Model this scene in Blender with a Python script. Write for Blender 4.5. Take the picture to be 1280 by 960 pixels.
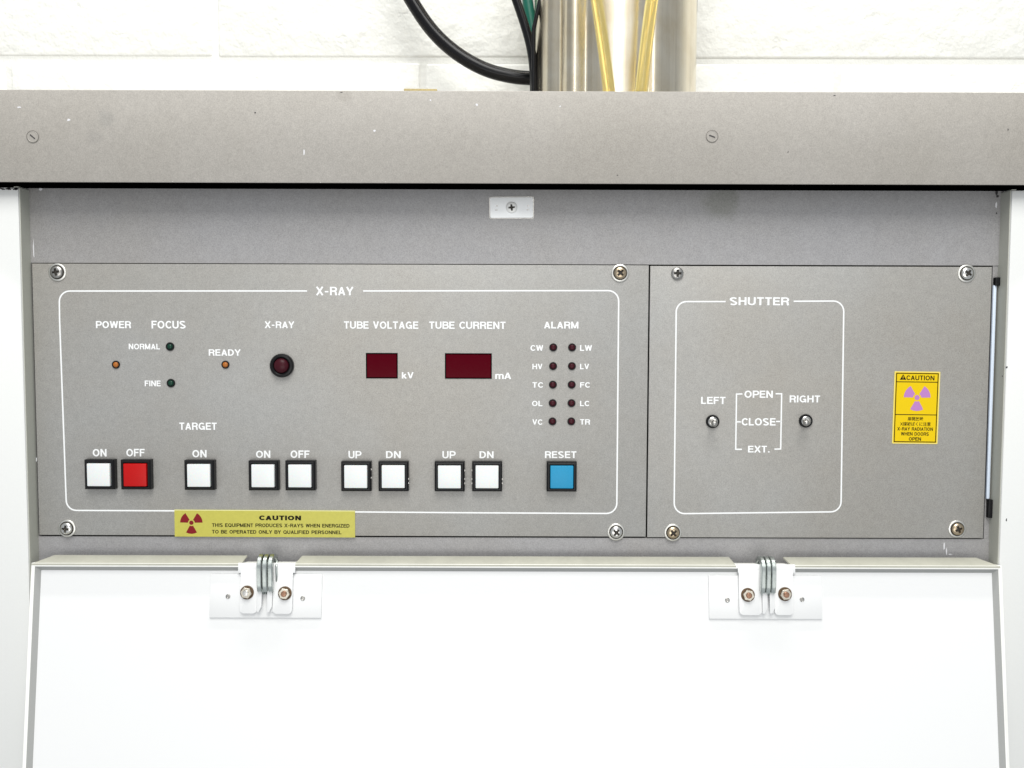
import bpy, bmesh, math, random
from mathutils import Vector, Matrix, noise
R = math.radians
random.seed(7)
for o in list(bpy.data.objects): bpy.data.objects.remove(o)
S = bpy.context.scene; C = S.collection

# ------------------------------------------------------------------ camera
F = 1100.0; CAM = Vector((0, -0.70, 1.30)); PITCH = R(3.2); ROLL = R(0.17)
fw = Vector((0, math.cos(PITCH), -math.sin(PITCH)))
u0 = Vector((0, math.sin(PITCH), math.cos(PITCH))); x0 = Vector((1, 0, 0))
rt = x0*math.cos(ROLL) + u0*math.sin(ROLL); up = -x0*math.sin(ROLL) + u0*math.cos(ROLL)
cd = bpy.data.cameras.new('camera'); cam = bpy.data.objects.new('camera', cd); C.objects.link(cam)
cd.sensor_width = 36; cd.lens = F/1280*36; cd.clip_start = 0.01; cd.clip_end = 50
M = Matrix((rt, up, -fw)).transposed().to_4x4(); M.translation = CAM
cam.matrix_world = M; S.camera = cam
S.render.resolution_x = 1024; S.render.resolution_y = 768
S.view_settings.view_transform = 'Standard'; S.view_settings.look = 'None'
S.view_settings.exposure = -0.10; S.view_settings.gamma = 1
# ------------------------------------------------------------------ room light
W = bpy.data.worlds.new('World'); S.world = W; W.use_nodes = True
bg = W.node_tree.nodes['Background']; bg.inputs[0].default_value = (0.90, 0.95, 1.0, 1); bg.inputs[1].default_value = 0.56
def lamp(name, loc, target, sx, sy, power, col):
    l = bpy.data.lights.new(name, 'AREA'); l.shape = 'RECTANGLE'; l.size = sx; l.size_y = sy; l.energy = power; l.color = col
    o = bpy.data.objects.new(name, l); C.objects.link(o); o.location = loc
    o.rotation_euler = (Vector(target)-Vector(loc)).to_track_quat('-Z', 'Y').to_euler(); return o
lamp('room_lamp', (0.05, -1.35, 3.05), (0.03, -0.05, 1.22), 1.2, 1.2, 46, (1, 0.985, 0.95))
lamp('ceiling_lamp', (0.0, -0.06, 2.6), (0, -0.03, 1.3), 1.5, 0.05, 15, (1, 0.99, 0.96))
lamp('front_fill', (0.0, -1.75, 0.80), (0.0, 0, 1.2), 1.2, 0.8, 9.0, (1, 0.975, 0.93))  # added unseen fill behind the camera, gives the panels a central sheen
lamp('streak_light', (0.10, -2.3, 2.25), (0.08, 0, 1.5), 0.16, 1.5, 7.0, (1, 0.98, 0.95))  # added unseen strip light, puts a bright streak on the column

# ------------------------------------------------------------------ pixel measure -> point on a real plane
def at(px, py, Y):
    d = rt*((px-640)/F) + up*((480-py)/F) + fw
    return CAM + d*((Y-CAM.y)/d.y)
def at_plane(px, py, P, N):
    d = rt*((px-640)/F) + up*((480-py)/F) + fw
    return CAM + d*((P-CAM).dot(N)/d.dot(N))

# ------------------------------------------------------------------ materials
def mat(name, col, rough=0.5, metal=0.0, spec=0.5, grain=0.0, gscale=900, blotch=0.0, bscale=9, blotch_col=None,
        bump=0.0, bumpscale=900, streak=None, coat=0, trans=0, ior=1.45, sss=0, specks=0.0, dist=0.0003, stains=(), pits=0.0, mott=0.0, under=None):
    m = bpy.data.materials.new(name); m.use_nodes = True; nt = m.node_tree; N = nt.nodes; L = nt.links
    b = N['Principled BSDF']; b.inputs['Roughness'].default_value = rough; b.inputs['Metallic'].default_value = metal
    b.inputs['Specular IOR Level'].default_value = spec; b.inputs['Coat Weight'].default_value = coat
    b.inputs['Transmission Weight'].default_value = trans; b.inputs['IOR'].default_value = ior
    b.inputs['Subsurface Weight'].default_value = sss; b.inputs['Subsurface Scale'].default_value = 0.003
    geo = N.new('ShaderNodeNewGeometry'); pos = geo.outputs['Position']
    rgb = N.new('ShaderNodeRGB'); rgb.outputs[0].default_value = (*col, 1); out = rgb.outputs[0]
    def nz(scale, detail=2, rough_=0.5, vec=None):
        n = N.new('ShaderNodeTexNoise'); n.inputs['Scale'].default_value = scale; n.inputs['Detail'].default_value = detail
        n.inputs['Roughness'].default_value = rough_; L.new(vec or pos, n.inputs['Vector']); return n.outputs['Fac']
    def mapr(v, a, b_, c, d):
        n = N.new('ShaderNodeMapRange'); L.new(v, n.inputs[0])
        for i, q in enumerate((a, b_, c, d)): n.inputs[i+1].default_value = q
        return n.outputs[0]
    def mul(c, v):
        n = N.new('ShaderNodeVectorMath'); n.operation = 'SCALE'; L.new(c, n.inputs[0]); L.new(v, n.inputs['Scale']); return n.outputs[0]
    def mix(a, colb, fac):
        n = N.new('ShaderNodeMix'); n.data_type = 'RGBA'; L.new(a, n.inputs['A']); n.inputs['B'].default_value = (*colb, 1); L.new(fac, n.inputs['Factor']); return n.outputs['Result']
    if blotch:
        f = mapr(nz(bscale, 5, 0.6), 0.38, 0.68, 0, blotch)
        out = mix(out, blotch_col or tuple(c*0.6 for c in col), f)
    for (sp_, sr, scol, sf) in stains:
        n = N.new('ShaderNodeVectorMath'); n.operation = 'DISTANCE'; L.new(pos, n.inputs[0]); n.inputs[1].default_value = sp_
        w_ = N.new('ShaderNodeMath'); w_.operation = 'MULTIPLY_ADD'; L.new(nz(70, 4, 0.6), w_.inputs[0]); w_.inputs[1].default_value = sr*0.9; L.new(n.outputs['Value'], w_.inputs[2])
        out = mix(out, scol, mapr(w_.outputs[0], sr*1.25, sr*0.85, 0, sf))
    if mott:
        out = mul(out, mapr(nz(160, 4, 0.7), 0.3, 0.7, 1-mott, 1+mott))
    if grain:
        out = mul(out, mapr(nz(gscale, 3, 0.65), 0.25, 0.75, 1-grain, 1+grain))
    if streak:
        mp = N.new('ShaderNodeMapping'); mp.inputs['Scale'].default_value = streak[1]; L.new(pos, mp.inputs[0])
        out = mul(out, mapr(nz(1, 4, 0.6, mp.outputs[0]), 0.3, 0.7, 1-streak[0], 1+streak[0]))
    if specks:
        v = N.new('ShaderNodeTexVoronoi'); v.inputs['Scale'].default_value = 42; L.new(pos, v.inputs['Vector'])
        c = mapr(v.outputs['Distance'], 0.03, 0.05, 1, 0)
        sep = N.new('ShaderNodeSeparateColor'); L.new(v.outputs['Color'], sep.inputs[0])
        g = mapr(sep.outputs[0], 1-specks, 1-specks+0.01, 0, 1)
        mm = N.new('ShaderNodeMath'); mm.operation = 'MULTIPLY'; L.new(c, mm.inputs[0]); L.new(g, mm.inputs[1])
        h = mapr(sep.outputs[1], 0.35, 0.36, 0.12, 0.85)
        cc = N.new('ShaderNodeCombineColor'); [L.new(h, cc.inputs[i]) for i in range(3)]
        n = N.new('ShaderNodeMix'); n.data_type = 'RGBA'; L.new(out, n.inputs['A']); L.new(cc.outputs[0], n.inputs['B']); L.new(mm.outputs[0], n.inputs['Factor']); out = n.outputs['Result']
    L.new(out, b.inputs['Base Color'])
    if bump:
        bn = N.new('ShaderNodeBump'); bn.inputs['Strength'].default_value = bump; bn.inputs['Distance'].default_value = dist
        hgt = nz(bumpscale, 4, 0.6)
        if pits:
            ph = mapr(nz(bumpscale*1.5, 3, 0.55), 0.66, 0.80, 1, 0); mm_ = N.new('ShaderNodeMath'); mm_.operation = 'MULTIPLY_ADD'
            L.new(ph, mm_.inputs[0]); mm_.inputs[1].default_value = pits; L.new(hgt, mm_.inputs[2]); hgt = mm_.outputs[0]
        L.new(hgt, bn.inputs['Height']); L.new(bn.outputs[0], b.inputs['Normal'])
    return m
m_panel = mat('grey_panel_paint', (0.36, 0.356, 0.343), 0.50, 0.2, 0.5, grain=0.27, gscale=1500, mott=0.045, blotch=0.75, bscale=4.5, blotch_col=(0.325, 0.302, 0.265), bump=0.25, bumpscale=1100, specks=0.02)
m_back = mat('grey_frame_paint', (0.322, 0.317, 0.322), 0.5, 0.15, 0.5, grain=0.26, gscale=1500, mott=0.05, stains=((tuple(at(902, 252, 0.015)), 0.022, (0.235, 0.235, 0.215), 0.8),), blotch=0.5, bscale=7, blotch_col=(0.295, 0.28, 0.26), bump=0.25, bumpscale=1100, specks=0.07)
m_beam = mat('warm_grey_beam_paint', (0.375, 0.354, 0.325), 0.52, 0, 0.45, grain=0.22, gscale=1500, mott=0.045, stains=((tuple(at(131, 148, -0.011)), 0.010, (0.29, 0.28, 0.26), 0.5), (tuple(at(118, 172, -0.011)), 0.009, (0.30, 0.285, 0.265), 0.4), (tuple(at(430, 118, -0.011)), 0.008, (0.30, 0.28, 0.25), 0.5)), blotch=0.9, bscale=6, blotch_col=(0.34, 0.318, 0.285), bump=0.3, bumpscale=1000, specks=0.06)
m_white = mat('white_cabinet_paint', (0.715, 0.722, 0.708), 0.45, 0, 0.4, grain=0.012, gscale=500, bump=0.1, bumpscale=600)
m_flap = mat('white_flap_paint', (0.77, 0.775, 0.775), 0.45, 0, 0.5, bump=0.08, bumpscale=500)
m_rim = mat('cream_flap_rim_paint', (0.87, 0.87, 0.84), 0.4, 0, 0.5, grain=0.02, gscale=300, blotch=0.15, bscale=30, blotch_col=(0.62, 0.60, 0.52))
m_slant = mat('shaded_return_paint', (0.35, 0.355, 0.345), 0.5, 0, 0.4, grain=0.03)  # flap paint darkened for the shade on the down-facing return
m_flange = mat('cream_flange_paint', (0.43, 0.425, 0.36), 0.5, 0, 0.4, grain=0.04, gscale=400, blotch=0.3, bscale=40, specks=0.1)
m_reveal = mat('shaded_reveal_paint', (0.44, 0.445, 0.395), 0.5, 0, 0.4, grain=0.06, gscale=900)  # post paint darkened for the shade on the inner reveal
m_black = mat('black_plastic', (0.008, 0.008, 0.009), 0.35, 0, 0.25)
m_mattblack = mat('matt_black', (0.001, 0.001, 0.001), 0.9, 0, 0.0)
m_void = mat('dark_interior', (0.006, 0.006, 0.006), 0.9, 0, 0.1)
m_print = mat('white_silkscreen_ink', (0.86, 0.87, 0.87), 0.55, 0, 0.3)
m_capw = mat('white_button_plastic', (0.76, 0.78, 0.77), 0.35, 0, 0.5, sss=0.1)
m_capr = mat('red_button_plastic', (0.47, 0.004, 0.004), 0.4, 0, 0.3, grain=0.08, gscale=1500)
m_capb = mat('blue_button_plastic', (0.018, 0.27, 0.48), 0.4, 0, 0.3, grain=0.10, gscale=1500)
m_amber = mat('amber_lens', (0.40, 0.13, 0.02), 0.25, 0, 0.4)
m_green = mat('dark_green_lens', (0.006, 0.040, 0.024), 0.25, 0, 0.3)
m_maroon = mat('dark_red_lens', (0.045, 0.005, 0.010), 0.35, 0, 0.2)
m_window = mat('dark_red_display_glass', (0.075, 0.001, 0.006), 0.10, 0, 0.04)
m_steel = mat('bright_screw_steel', (0.72, 0.71, 0.68), 0.25, 1)
m_dsteel = mat('dull_screw_steel', (0.42, 0.41, 0.39), 0.35, 1, grain=0.2, gscale=700)
m_brass = mat('tarnished_yellow_steel', (0.50, 0.41, 0.29), 0.32, 1, grain=0.25, gscale=800)
m_washer = mat('nickel_washer', (0.74, 0.73, 0.69), 0.42, 1, grain=0.06)
m_zinc = mat('zinc_plated_hook', (0.50, 0.54, 0.52), 0.30, 1, grain=0.12, gscale=400)
m_nut = mat('hex_nut_steel', (0.60, 0.56, 0.48), 0.3, 1, grain=0.15, gscale=600)
m_copper = mat('reddish_bolt_end', (0.33, 0.19, 0.13), 0.4, 1, grain=0.3, gscale=700)
m_plate = mat('white_latch_plate', (0.95, 0.96, 0.96), 0.3, 0, 0.5, grain=0.02)
m_yel1 = mat('greenish_yellow_foil', (0.50, 0.465, 0.085), 0.35, 0.0, 0.4, grain=0.05, gscale=300)
m_yel1e = mat('pale_yellow_edge', (0.74, 0.72, 0.33), 0.4)
m_yel2 = mat('bright_yellow_vinyl', (0.76, 0.53, 0.002), 0.45, 0, 0.25)
m_yel2e = mat('pale_yellow_vinyl_edge', (0.78, 0.66, 0.20), 0.4)
m_redink = mat('dark_red_ink', (0.20, 0.006, 0.010), 0.5, 0, 0.3)
m_purple = mat('pale_purple_ink', (0.46, 0.20, 0.50), 0.5)
m_ink = mat('black_ink', (0.012, 0.010, 0.005), 0.6, 0, 0.15)
m_tubeglass = mat('pale_blue_strip', (0.66, 0.74, 0.86), 0.25, 0, 0.5)
m_wall = mat('white_block_paint', (0.77, 0.775, 0.74), 0.5, 0, 0.4, bump=1.0, bumpscale=30, dist=0.0035, pits=0.22, grain=0.02, gscale=60)
m_mortar = mat('painted_mortar', (0.74, 0.745, 0.71), 0.6, 0, 0.3, bump=0.6, bumpscale=60, dist=0.003)
m_duct = mat('stained_reflection_streak_steel', (0.72, 0.66, 0.54), 0.27, 1, streak=(0.30, (45, 45, 1.0)), blotch=0.6, bscale=30, blotch_col=(0.58, 0.48, 0.32))  # vertical streaks paint in dark reflection bands; the brown blotches are patina
m_cable = mat('black_cable_jacket', (0.006, 0.006, 0.007), 0.22, 0, 0.28, bump=0.15, bumpscale=300)
m_greenc = mat('dark_green_cable_jacket', (0.008, 0.11, 0.075), 0.35, 0, 0.5)
m_hose = mat('yellowed_clear_hose', (0.93, 0.79, 0.34), 0.07, 0, 0.6, coat=0, trans=0.8, ior=1.42)
m_wood = mat('tan_wood_scrap', (0.42, 0.34, 0.16), 0.7, 0, 0.3, grain=0.25, gscale=400)
m_chipw = mat('bare_paint_chip', (0.70, 0.70, 0.72), 0.5)
m_chipd = mat('dark_paint_chip', (0.04, 0.038, 0.04), 0.6)
m_chipr = mat('rusty_paint_chip', (0.20, 0.06, 0.04), 0.7)

m_dark = mat('dark_screw_detail', (0.03, 0.026, 0.02), 0.6)  # near-black for the screw crosses and the ring around each head
m_nutshade = mat('nut_shadow_brown', (0.10, 0.06, 0.03), 0.6)
# ------------------------------------------------------------------ mesh helpers
class MB:
    def __init__(s): s.bm = bmesh.new()
    def _add(s, b2, mi=0):
        me = bpy.data.meshes.new('tmp')
        for f in b2.faces: f.material_index = mi
        b2.to_mesh(me); b2.free(); s.bm.from_mesh(me); bpy.data.meshes.remove(me); return s
    def box(s, a, b, bev=0.0, mi=0, seg=2):
        b2 = bmesh.new(); bmesh.ops.create_cube(b2, size=1)
        for v in b2.verts:
            v.co = Vector([a[i]+(v.co[i]+.5)*(b[i]-a[i]) for i in range(3)])
        if bev: bmesh.ops.bevel(b2, geom=b2.edges[:], offset=bev, segments=seg, profile=0.5, affect='EDGES')
        return s._add(b2, mi)
    def lathe(s, prof, n=32, c=(0, 0, 0), mi=0, ell=1.0):      # profile (radius, height towards the viewer = -Y)
        b2 = bmesh.new(); rings = []
        for r, h in prof:
            if r < 1e-9: rings.append([b2.verts.new((c[0], c[1]-h, c[2]))])
            else: rings.append([b2.verts.new((c[0]+r*math.cos(2*math.pi*i/n), c[1]-h, c[2]+r*math.sin(2*math.pi*i/n)*ell)) for i in range(n)])
        for A, B in zip(rings, rings[1:]):
            if len(A) == 1 and len(B) == 1: continue
            for i in range(n):
                j = (i+1) % n
                if len(A) == 1: b2.faces.new((A[0], B[j], B[i]))
                elif len(B) == 1: b2.faces.new((A[i], A[j], B[0]))
                else: b2.faces.new((A[i], A[j], B[j], B[i]))
        bmesh.ops.recalc_face_normals(b2, faces=b2.faces[:]); return s._add(b2, mi)
    def prism(s, pts, h0, h1, mi=0, bev=0):                   # polygon in x,z ; from height h0 to h1 towards the viewer
        b2 = bmesh.new()
        A = [b2.verts.new((x, -h0, z)) for x, z in pts]; B = [b2.verts.new((x, -h1, z)) for x, z in pts]
        b2.faces.new(A); top = b2.faces.new(B)
        for i in range(len(pts)):
            j = (i+1) % len(pts); b2.faces.new((A[i], A[j], B[j], B[i]))
        bmesh.ops.recalc_face_normals(b2, faces=b2.faces[:])
        if bev: bmesh.ops.bevel(b2, geom=[e for e in top.edges], offset=bev, segments=2, profile=0.5, affect='EDGES')
        return s._add(b2, mi)
    def extr_x(s, pts, xa, xb, mi=0, bev=0):                  # polygon in (y,z) extruded along x
        b2 = bmesh.new()
        A = [b2.verts.new((xa, y, z)) for y, z in pts]; B = [b2.verts.new((xb, y, z)) for y, z in pts]
        b2.faces.new(A); b2.faces.new(B)
        for i in range(len(pts)):
            j = (i+1) % len(pts); b2.faces.new((A[i], A[j], B[j], B[i]))
        bmesh.ops.recalc_face_normals(b2, faces=b2.faces[:])
        if bev: bmesh.ops.bevel(b2, geom=b2.edges[:], offset=bev, segments=1, affect='EDGES')
        return s._add(b2, mi)
    def ribbon(s, pts, w, h0, h1, closed=False, mi=0):        # flat line through (x,z) points
        n = len(pts); b2 = bmesh.new(); Q = []
        P = [Vector(p) for p in pts]
        for i in range(n):
            a = P[(i-1) % n] if (closed or i > 0) else P[i]; b = P[(i+1) % n] if (closed or i < n-1) else P[i]
            e1 = (P[i]-a).normalized() if (P[i]-a).length > 1e-9 else (b-P[i]).normalized()
            e2 = (b-P[i]).normalized() if (b-P[i]).length > 1e-9 else e1
            t = (e1+e2).normalized(); nr = Vector((-t.y, t.x))
            k = 1/max(0.5, abs(nr.dot(Vector((-e1.y, e1.x)))))
            l = P[i]+nr*w/2*k; r = P[i]-nr*w/2*k
            Q.append([b2.verts.new((l.x, -h1, l.y)), b2.verts.new((r.x, -h1, r.y)), b2.verts.new((r.x, -h0, r.y)), b2.verts.new((l.x, -h0, l.y))])
        for i in range(n if closed else n-1):
            A, B = Q[i], Q[(i+1) % n]
            for k in range(4): b2.faces.new((A[k], A[(k+1) % 4], B[(k+1) % 4], B[k]))
        if not closed: b2.faces.new(Q[0]); b2.faces.new(Q[-1])
        bmesh.ops.recalc_face_normals(b2, faces=b2.faces[:]); return s._add(b2, mi)
    def tube(s, pts, r, n=16, mi=0):
        b2 = bmesh.new(); P = [Vector(p) for p in pts]; prev = None; rings = []
        for i, p in enumerate(P):
            t = (P[min(i+1, len(P)-1)]-P[max(i-1, 0)]).normalized()
            if prev is None: a = t.orthogonal().normalized()
            else: a = (prev - t*prev.dot(t)).normalized()
            prev = a; b = t.cross(a)
            rings.append([b2.verts.new(p+(a*math.cos(2*math.pi*k/n)+b*math.sin(2*math.pi*k/n))*r) for k in range(n)])
        for A, B in zip(rings, rings[1:]):
            for k in range(n): b2.faces.new((A[k], A[(k+1) % n], B[(k+1) % n], B[k]))
        b2.faces.new(rings[0]); b2.faces.new(rings[-1])
        bmesh.ops.recalc_face_normals(b2, faces=b2.faces[:]); return s._add(b2, mi)
    def mesh(s, name, mats, smooth=True, angle=35):
        me = bpy.data.meshes.new(name); s.bm.to_mesh(me); s.bm.free()
        for m in (mats if isinstance(mats, (list, tuple)) else [mats]): me.materials.append(m)
        if smooth:
            me.polygons.foreach_set('use_smooth', [True]*len(me.polygons))
            me.set_sharp_from_angle(angle=R(angle))
        return me
def obj(name, me, parent=None, loc=(0, 0, 0), label=None):
    o = bpy.data.objects.new(name, me); C.objects.link(o); o.location = loc
    if parent: o.parent = parent
    if label: o['label'] = label
    return o
def thing(name, label, cat, loc, rx=0, group=None):
    o = bpy.data.objects.new(name, None); o.empty_display_size = 0.02; C.objects.link(o); o.location = loc; o.rotation_euler = (rx, 0, 0)
    o['label'] = label; o['category'] = cat
    if group: o['group'] = group
    return o
def tag(o, label, cat, group=None):
    o['label'] = label; o['category'] = cat
    if group: o['group'] = group
    return o

def _el(cx, cy, rx, ry, a0, a1, n=10):
    return [(cx+rx*math.cos(R(a0+(a1-a0)*k/n)), cy+ry*math.sin(R(a0+(a1-a0)*k/n))) for k in range(n+1)]
def glyph(c, h):                    # (advance width, strokes) of a plain grotesque, cap height 1, h = half the stroke
    t = 1-h; m = 0.52
    G = {
     'A': (.72, [[(h*.9, 0), (.36, 1-h*.5)], [(.72-h*.9, 0), (.36, 1-h*.5)], [(.17, .29), (.55, .29)]]),
     'B': (.68, [[(h, 0), (h, 1)], [(h, t), (.40, t)]+_el(.40, (t+m)/2, .20, (t-m)/2, 90, -90)+[(h, m)], [(h, m), (.42, m)]+_el(.42, (h+m)/2, .26-h*.3, (m-h)/2, 90, -90)+[(h, h)]]),
     'C': (.69, [_el(.39, .5, .39-h, .5-h, 38, 322, 20)]),
     'D': (.72, [[(h, 0), (h, 1)], [(h, t), (.32, t)]+_el(.32, .5, .40-h, .5-h, 90, -90, 14)+[(h, h)]]),
     'E': (.62, [[(h, 0), (h, 1)], [(h, t), (.62, t)], [(h, m), (.58, m)], [(h, h), (.64, h)]]),
     'F': (.58, [[(h, 0), (h, 1)], [(h, t), (.60, t)], [(h, m), (.54, m)]]),
     'G': (.78, [_el(.40, .5, .40-h, .5-h, 40, 330, 20), [(.42, .44), (.78-h*.4, .44)], [(.78-h, .44), (.78-h, 0)]]),
     'H': (.72, [[(h, 0), (h, 1)], [(.72-h, 0), (.72-h, 1)], [(h, m), (.72-h, m)]]),
     'I': (.20, [[(.10, 0), (.10, 1)]]),
     'K': (.70, [[(h, 0), (h, 1)], [(h, .36), (.62, 1)], [(.27, .56), (.66, 0)]]),
     'L': (.56, [[(h, 0), (h, 1)], [(h, h), (.57, h)]]),
     'M': (.84, [[(h, 0), (h, 1)], [(.84-h, 0), (.84-h, 1)], [(h, .97), (.42, .06)], [(.84-h, .97), (.42, .06)]]),
     'N': (.72, [[(h, 0), (h, 1)], [(.72-h, 0), (.72-h, 1)], [(h, .98), (.72-h, .02)]]),
     'O': (.80, [_el(.40, .5, .40-h, .5-h, 0, 360, 28)]),
     'P': (.66, [[(h, 0), (h, 1)], [(h, t), (.40, t)]+_el(.40, (t+.44)/2, .26-h*.3, (t-.44)/2, 90, -90)+[(h, .44)]]),
     'Q': (.80, [_el(.40, .5, .40-h, .5-h, 0, 360, 28), [(.46, .28), (.76, -.02)]]),
     'R': (.70, [[(h, 0), (h, 1)], [(h, t), (.40, t)]+_el(.40, (t+m-.03)/2, .26-h*.3, (t-m+.03)/2, 90, -90)+[(h, m-.03)], [(.40, m-.03), (.52, m-.08), (.58, .36), (.60, .10), (.65, 0)]]),
     'S': (.68, [_el(.34, .735, .30-h*.4, .265-h, 25, 250, 12)+_el(.34, .255, .34-h, .255-h*.9, 78, -160, 14)]),
     'T': (.62, [[(0, t), (.62, t)], [(.31, 0), (.31, t)]]),
     'U': (.72, [[(h, 1), (h, .34)]+_el(.36, .34, .36-h, .34-h, 180, 360, 14)+[(.72-h, 1)]]),
     'V': (.70, [[(h*.9, 1), (.35, h*.5)], [(.70-h*.9, 1), (.35, h*.5)]]),
     'W': (.98, [[(h*.9, 1), (.26, h*.4)], [(.26, h*.4), (.49, .96)], [(.49, .96), (.72, h*.4)], [(.72, h*.4), (.98-h*.9, 1)]]),
     'X': (.70, [[(.05, 0), (.65, 1)], [(.65, 0), (.05, 1)]]),
     'Y': (.70, [[(.05, 1), (.35, .42)], [(.65, 1), (.35, .42)], [(.35, .46), (.35, 0)]]),
     'Z': (.64, [[(.02, t), (.60, t)], [(.60, .96), (.04, .04)], [(.02, h), (.64, h)]]),
     'k': (.54, [[(h, 0), (h, 1)], [(h, .26), (.46, .72)], [(.22, .44), (.50, 0)]]),
     'm': (.84, [[(h, 0), (h, .74)], [(h, .48)]+_el(.27, .50, .27-h, .24-h*.6, 180, 0, 10)+[(.45, 0)], [(.45, .48)]+_el(.63, .50, .27-h, .24-h*.6, 180, 0, 10)+[(.84-h*.3, 0)]]),
     '-': (.46, [[(.05, .42), (.41, .42)]]), '.': (.22, [[(.11, 0), (.11, 2*h)]]), ' ': (.34, []),
    }
    return G[c]
def text_mesh(body, w, h, mt, bold=0.18, t=0.00012, vari=0.11):
    """lettering scaled to w x h metres, centred, facing -Y"""
    if all(ord(c_) < 128 for c_ in body):
        mb = MB(); x = 0; i = 0
        for c_ in body:
            adv, st_ = glyph(c_, bold/2)
            for q_ in st_:
                mb.ribbon([(x+a_, b_) for a_, b_ in q_], bold, 0.0, 1.0+0.04*(i % 5)); i += 1
            x += adv+vari
        me = bpy.data.meshes.new('lettering'); mb.bm.to_mesh(me); mb.bm.free()
        P_ = [(v.co.x, v.co.z, -v.co.y) for v in me.vertices]
    else:
        cu = bpy.data.curves.new('t', 'FONT'); cu.body = body; cu.size = 1; cu.offset = 0.01; cu.extrude = 0.02; cu.resolution_u = 3
        o = bpy.data.objects.new('t', cu); C.objects.link(o)
        bpy.context.view_layer.update()
        me = bpy.data.meshes.new_from_object(o.evaluated_get(bpy.context.evaluated_depsgraph_get()))
        bpy.data.objects.remove(o); bpy.data.curves.remove(cu)
        P_ = [(v.co.x, v.co.y, 1.0 if v.co.z > 0 else 0.0) for v in me.vertices]
    xs = [v[0] for v in P_]; ys = [v[1] for v in P_]
    xa, xb, ya, yb = min(xs), max(xs), min(ys), max(ys)
    for v, p_ in zip(me.vertices, P_):
        v.co = ((p_[0]-(xa+xb)/2)/(xb-xa)*w, -t*p_[2], (p_[1]-(ya+yb)/2)/(yb-ya)*h)
    me.name = 'lettering'; me.materials.clear(); me.materials.append(mt)
    return me

# ------------------------------------------------------------------ shared small hardware
def screw_mesh(r, mt, rot=0.3, h=0.0022, name='screw_head'):
    bm = bmesh.new(); n = 56; rings = 16; V = []
    cen = bm.verts.new((0, -(h-0.0013), 0))
    rings = 22; n = 72; dark = set()
    for k in range(1, rings+1):
        rr = r*k/rings; row = []
        for i in range(n):
            a = 2*math.pi*i/n; x = rr*math.cos(a); z = rr*math.sin(a)
            hh = h*(1-0.5*(rr/r)**4) if k < rings else h*0.3
            xr = x*math.cos(rot)+z*math.sin(rot); zr = -x*math.sin(rot)+z*math.cos(rot)
            arm = 0.58*r; wd = (0.17-0.08*(rr/(0.58*r)))*r + 0.05*r
            if (abs(xr) < arm and abs(zr) < wd) or (abs(zr) < arm and abs(xr) < wd): hh -= 0.0013; inc = True
            else: inc = False
            vv = bm.verts.new((x, -hh, z)); row.append(vv)
            if inc: dark.add(vv)
        V.append(row)
    base = [bm.verts.new((r*math.cos(2*math.pi*i/n), 0, r*math.sin(2*math.pi*i/n))) for i in range(n)]
    for i in range(n): bm.faces.new((cen, V[0][(i+1) % n], V[0][i]))
    for A, B in zip(V+[V[-1]], V[1:]+[base]):
        if A is B: continue
        for i in range(n): bm.faces.new((A[i], A[(i+1) % n], B[(i+1) % n], B[i]))
    bmesh.ops.recalc_face_normals(bm, faces=bm.faces[:]); dark.add(cen)
    for f in bm.faces:
        if all(v in dark for v in f.verts): f.material_index = 1
    mb = MB(); mb.bm.free(); mb.bm = bm
    return mb.mesh(name, [mt, m_dark], angle=30)
PX = 0.713/F            # metres per photo pixel on the panel plane
def washer_mesh(ro, ri, t=0.0009):
    return MB().lathe([(ri, 0.0), (ri, t*0.8), (ri+0.0002, t), (ro-0.0004, t), (ro, t*0.6), (ro, 0)], 40).lathe([(ri, t+0.00002), (ri+0.0023, t+0.00004), (ri+0.0024, 0.0002)], 40, mi=1).mesh('washer', [m_washer, m_dark], angle=50)

# ------------------------------------------------------------------ SETTING: painted block wall
YW = 0.165
wall = bpy.data.objects.new('wall', MB().box((-1.3, YW-0.0004, 1.0), (1.3, YW+0.03, 2.15)).mesh('wall', m_mortar)); C.objects.link(wall); wall['kind'] = 'structure'
zj = at(640, 76, YW).z; xj = at(529, 90, YW).x
bw, bh, g = 0.40, 0.20, 0.0045
blk = {}
bme = [MB().box((-bw/2+g/2, -0.0016, -bh/2+g/2), (bw/2-g/2, 0.02, bh/2-g/2), 0.0028, seg=3).mesh('block', m_wall) for _ in range(1)][0]
for row in range(-2, 3):
    off = xj if row % 2 == 1 or row == -1 else xj - 0.2
    for i in range(-3, 4):
        xc = off + bw/2 + i*bw
        if abs(xc) > 1.3: continue
        o = obj('block', bme, wall, (xc, YW + random.uniform(-.0005, .0005), zj + g*0 + bh/2 + row*bh)); o.rotation_euler = (0, R(random.uniform(-.12, .12)), 0)

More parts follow.
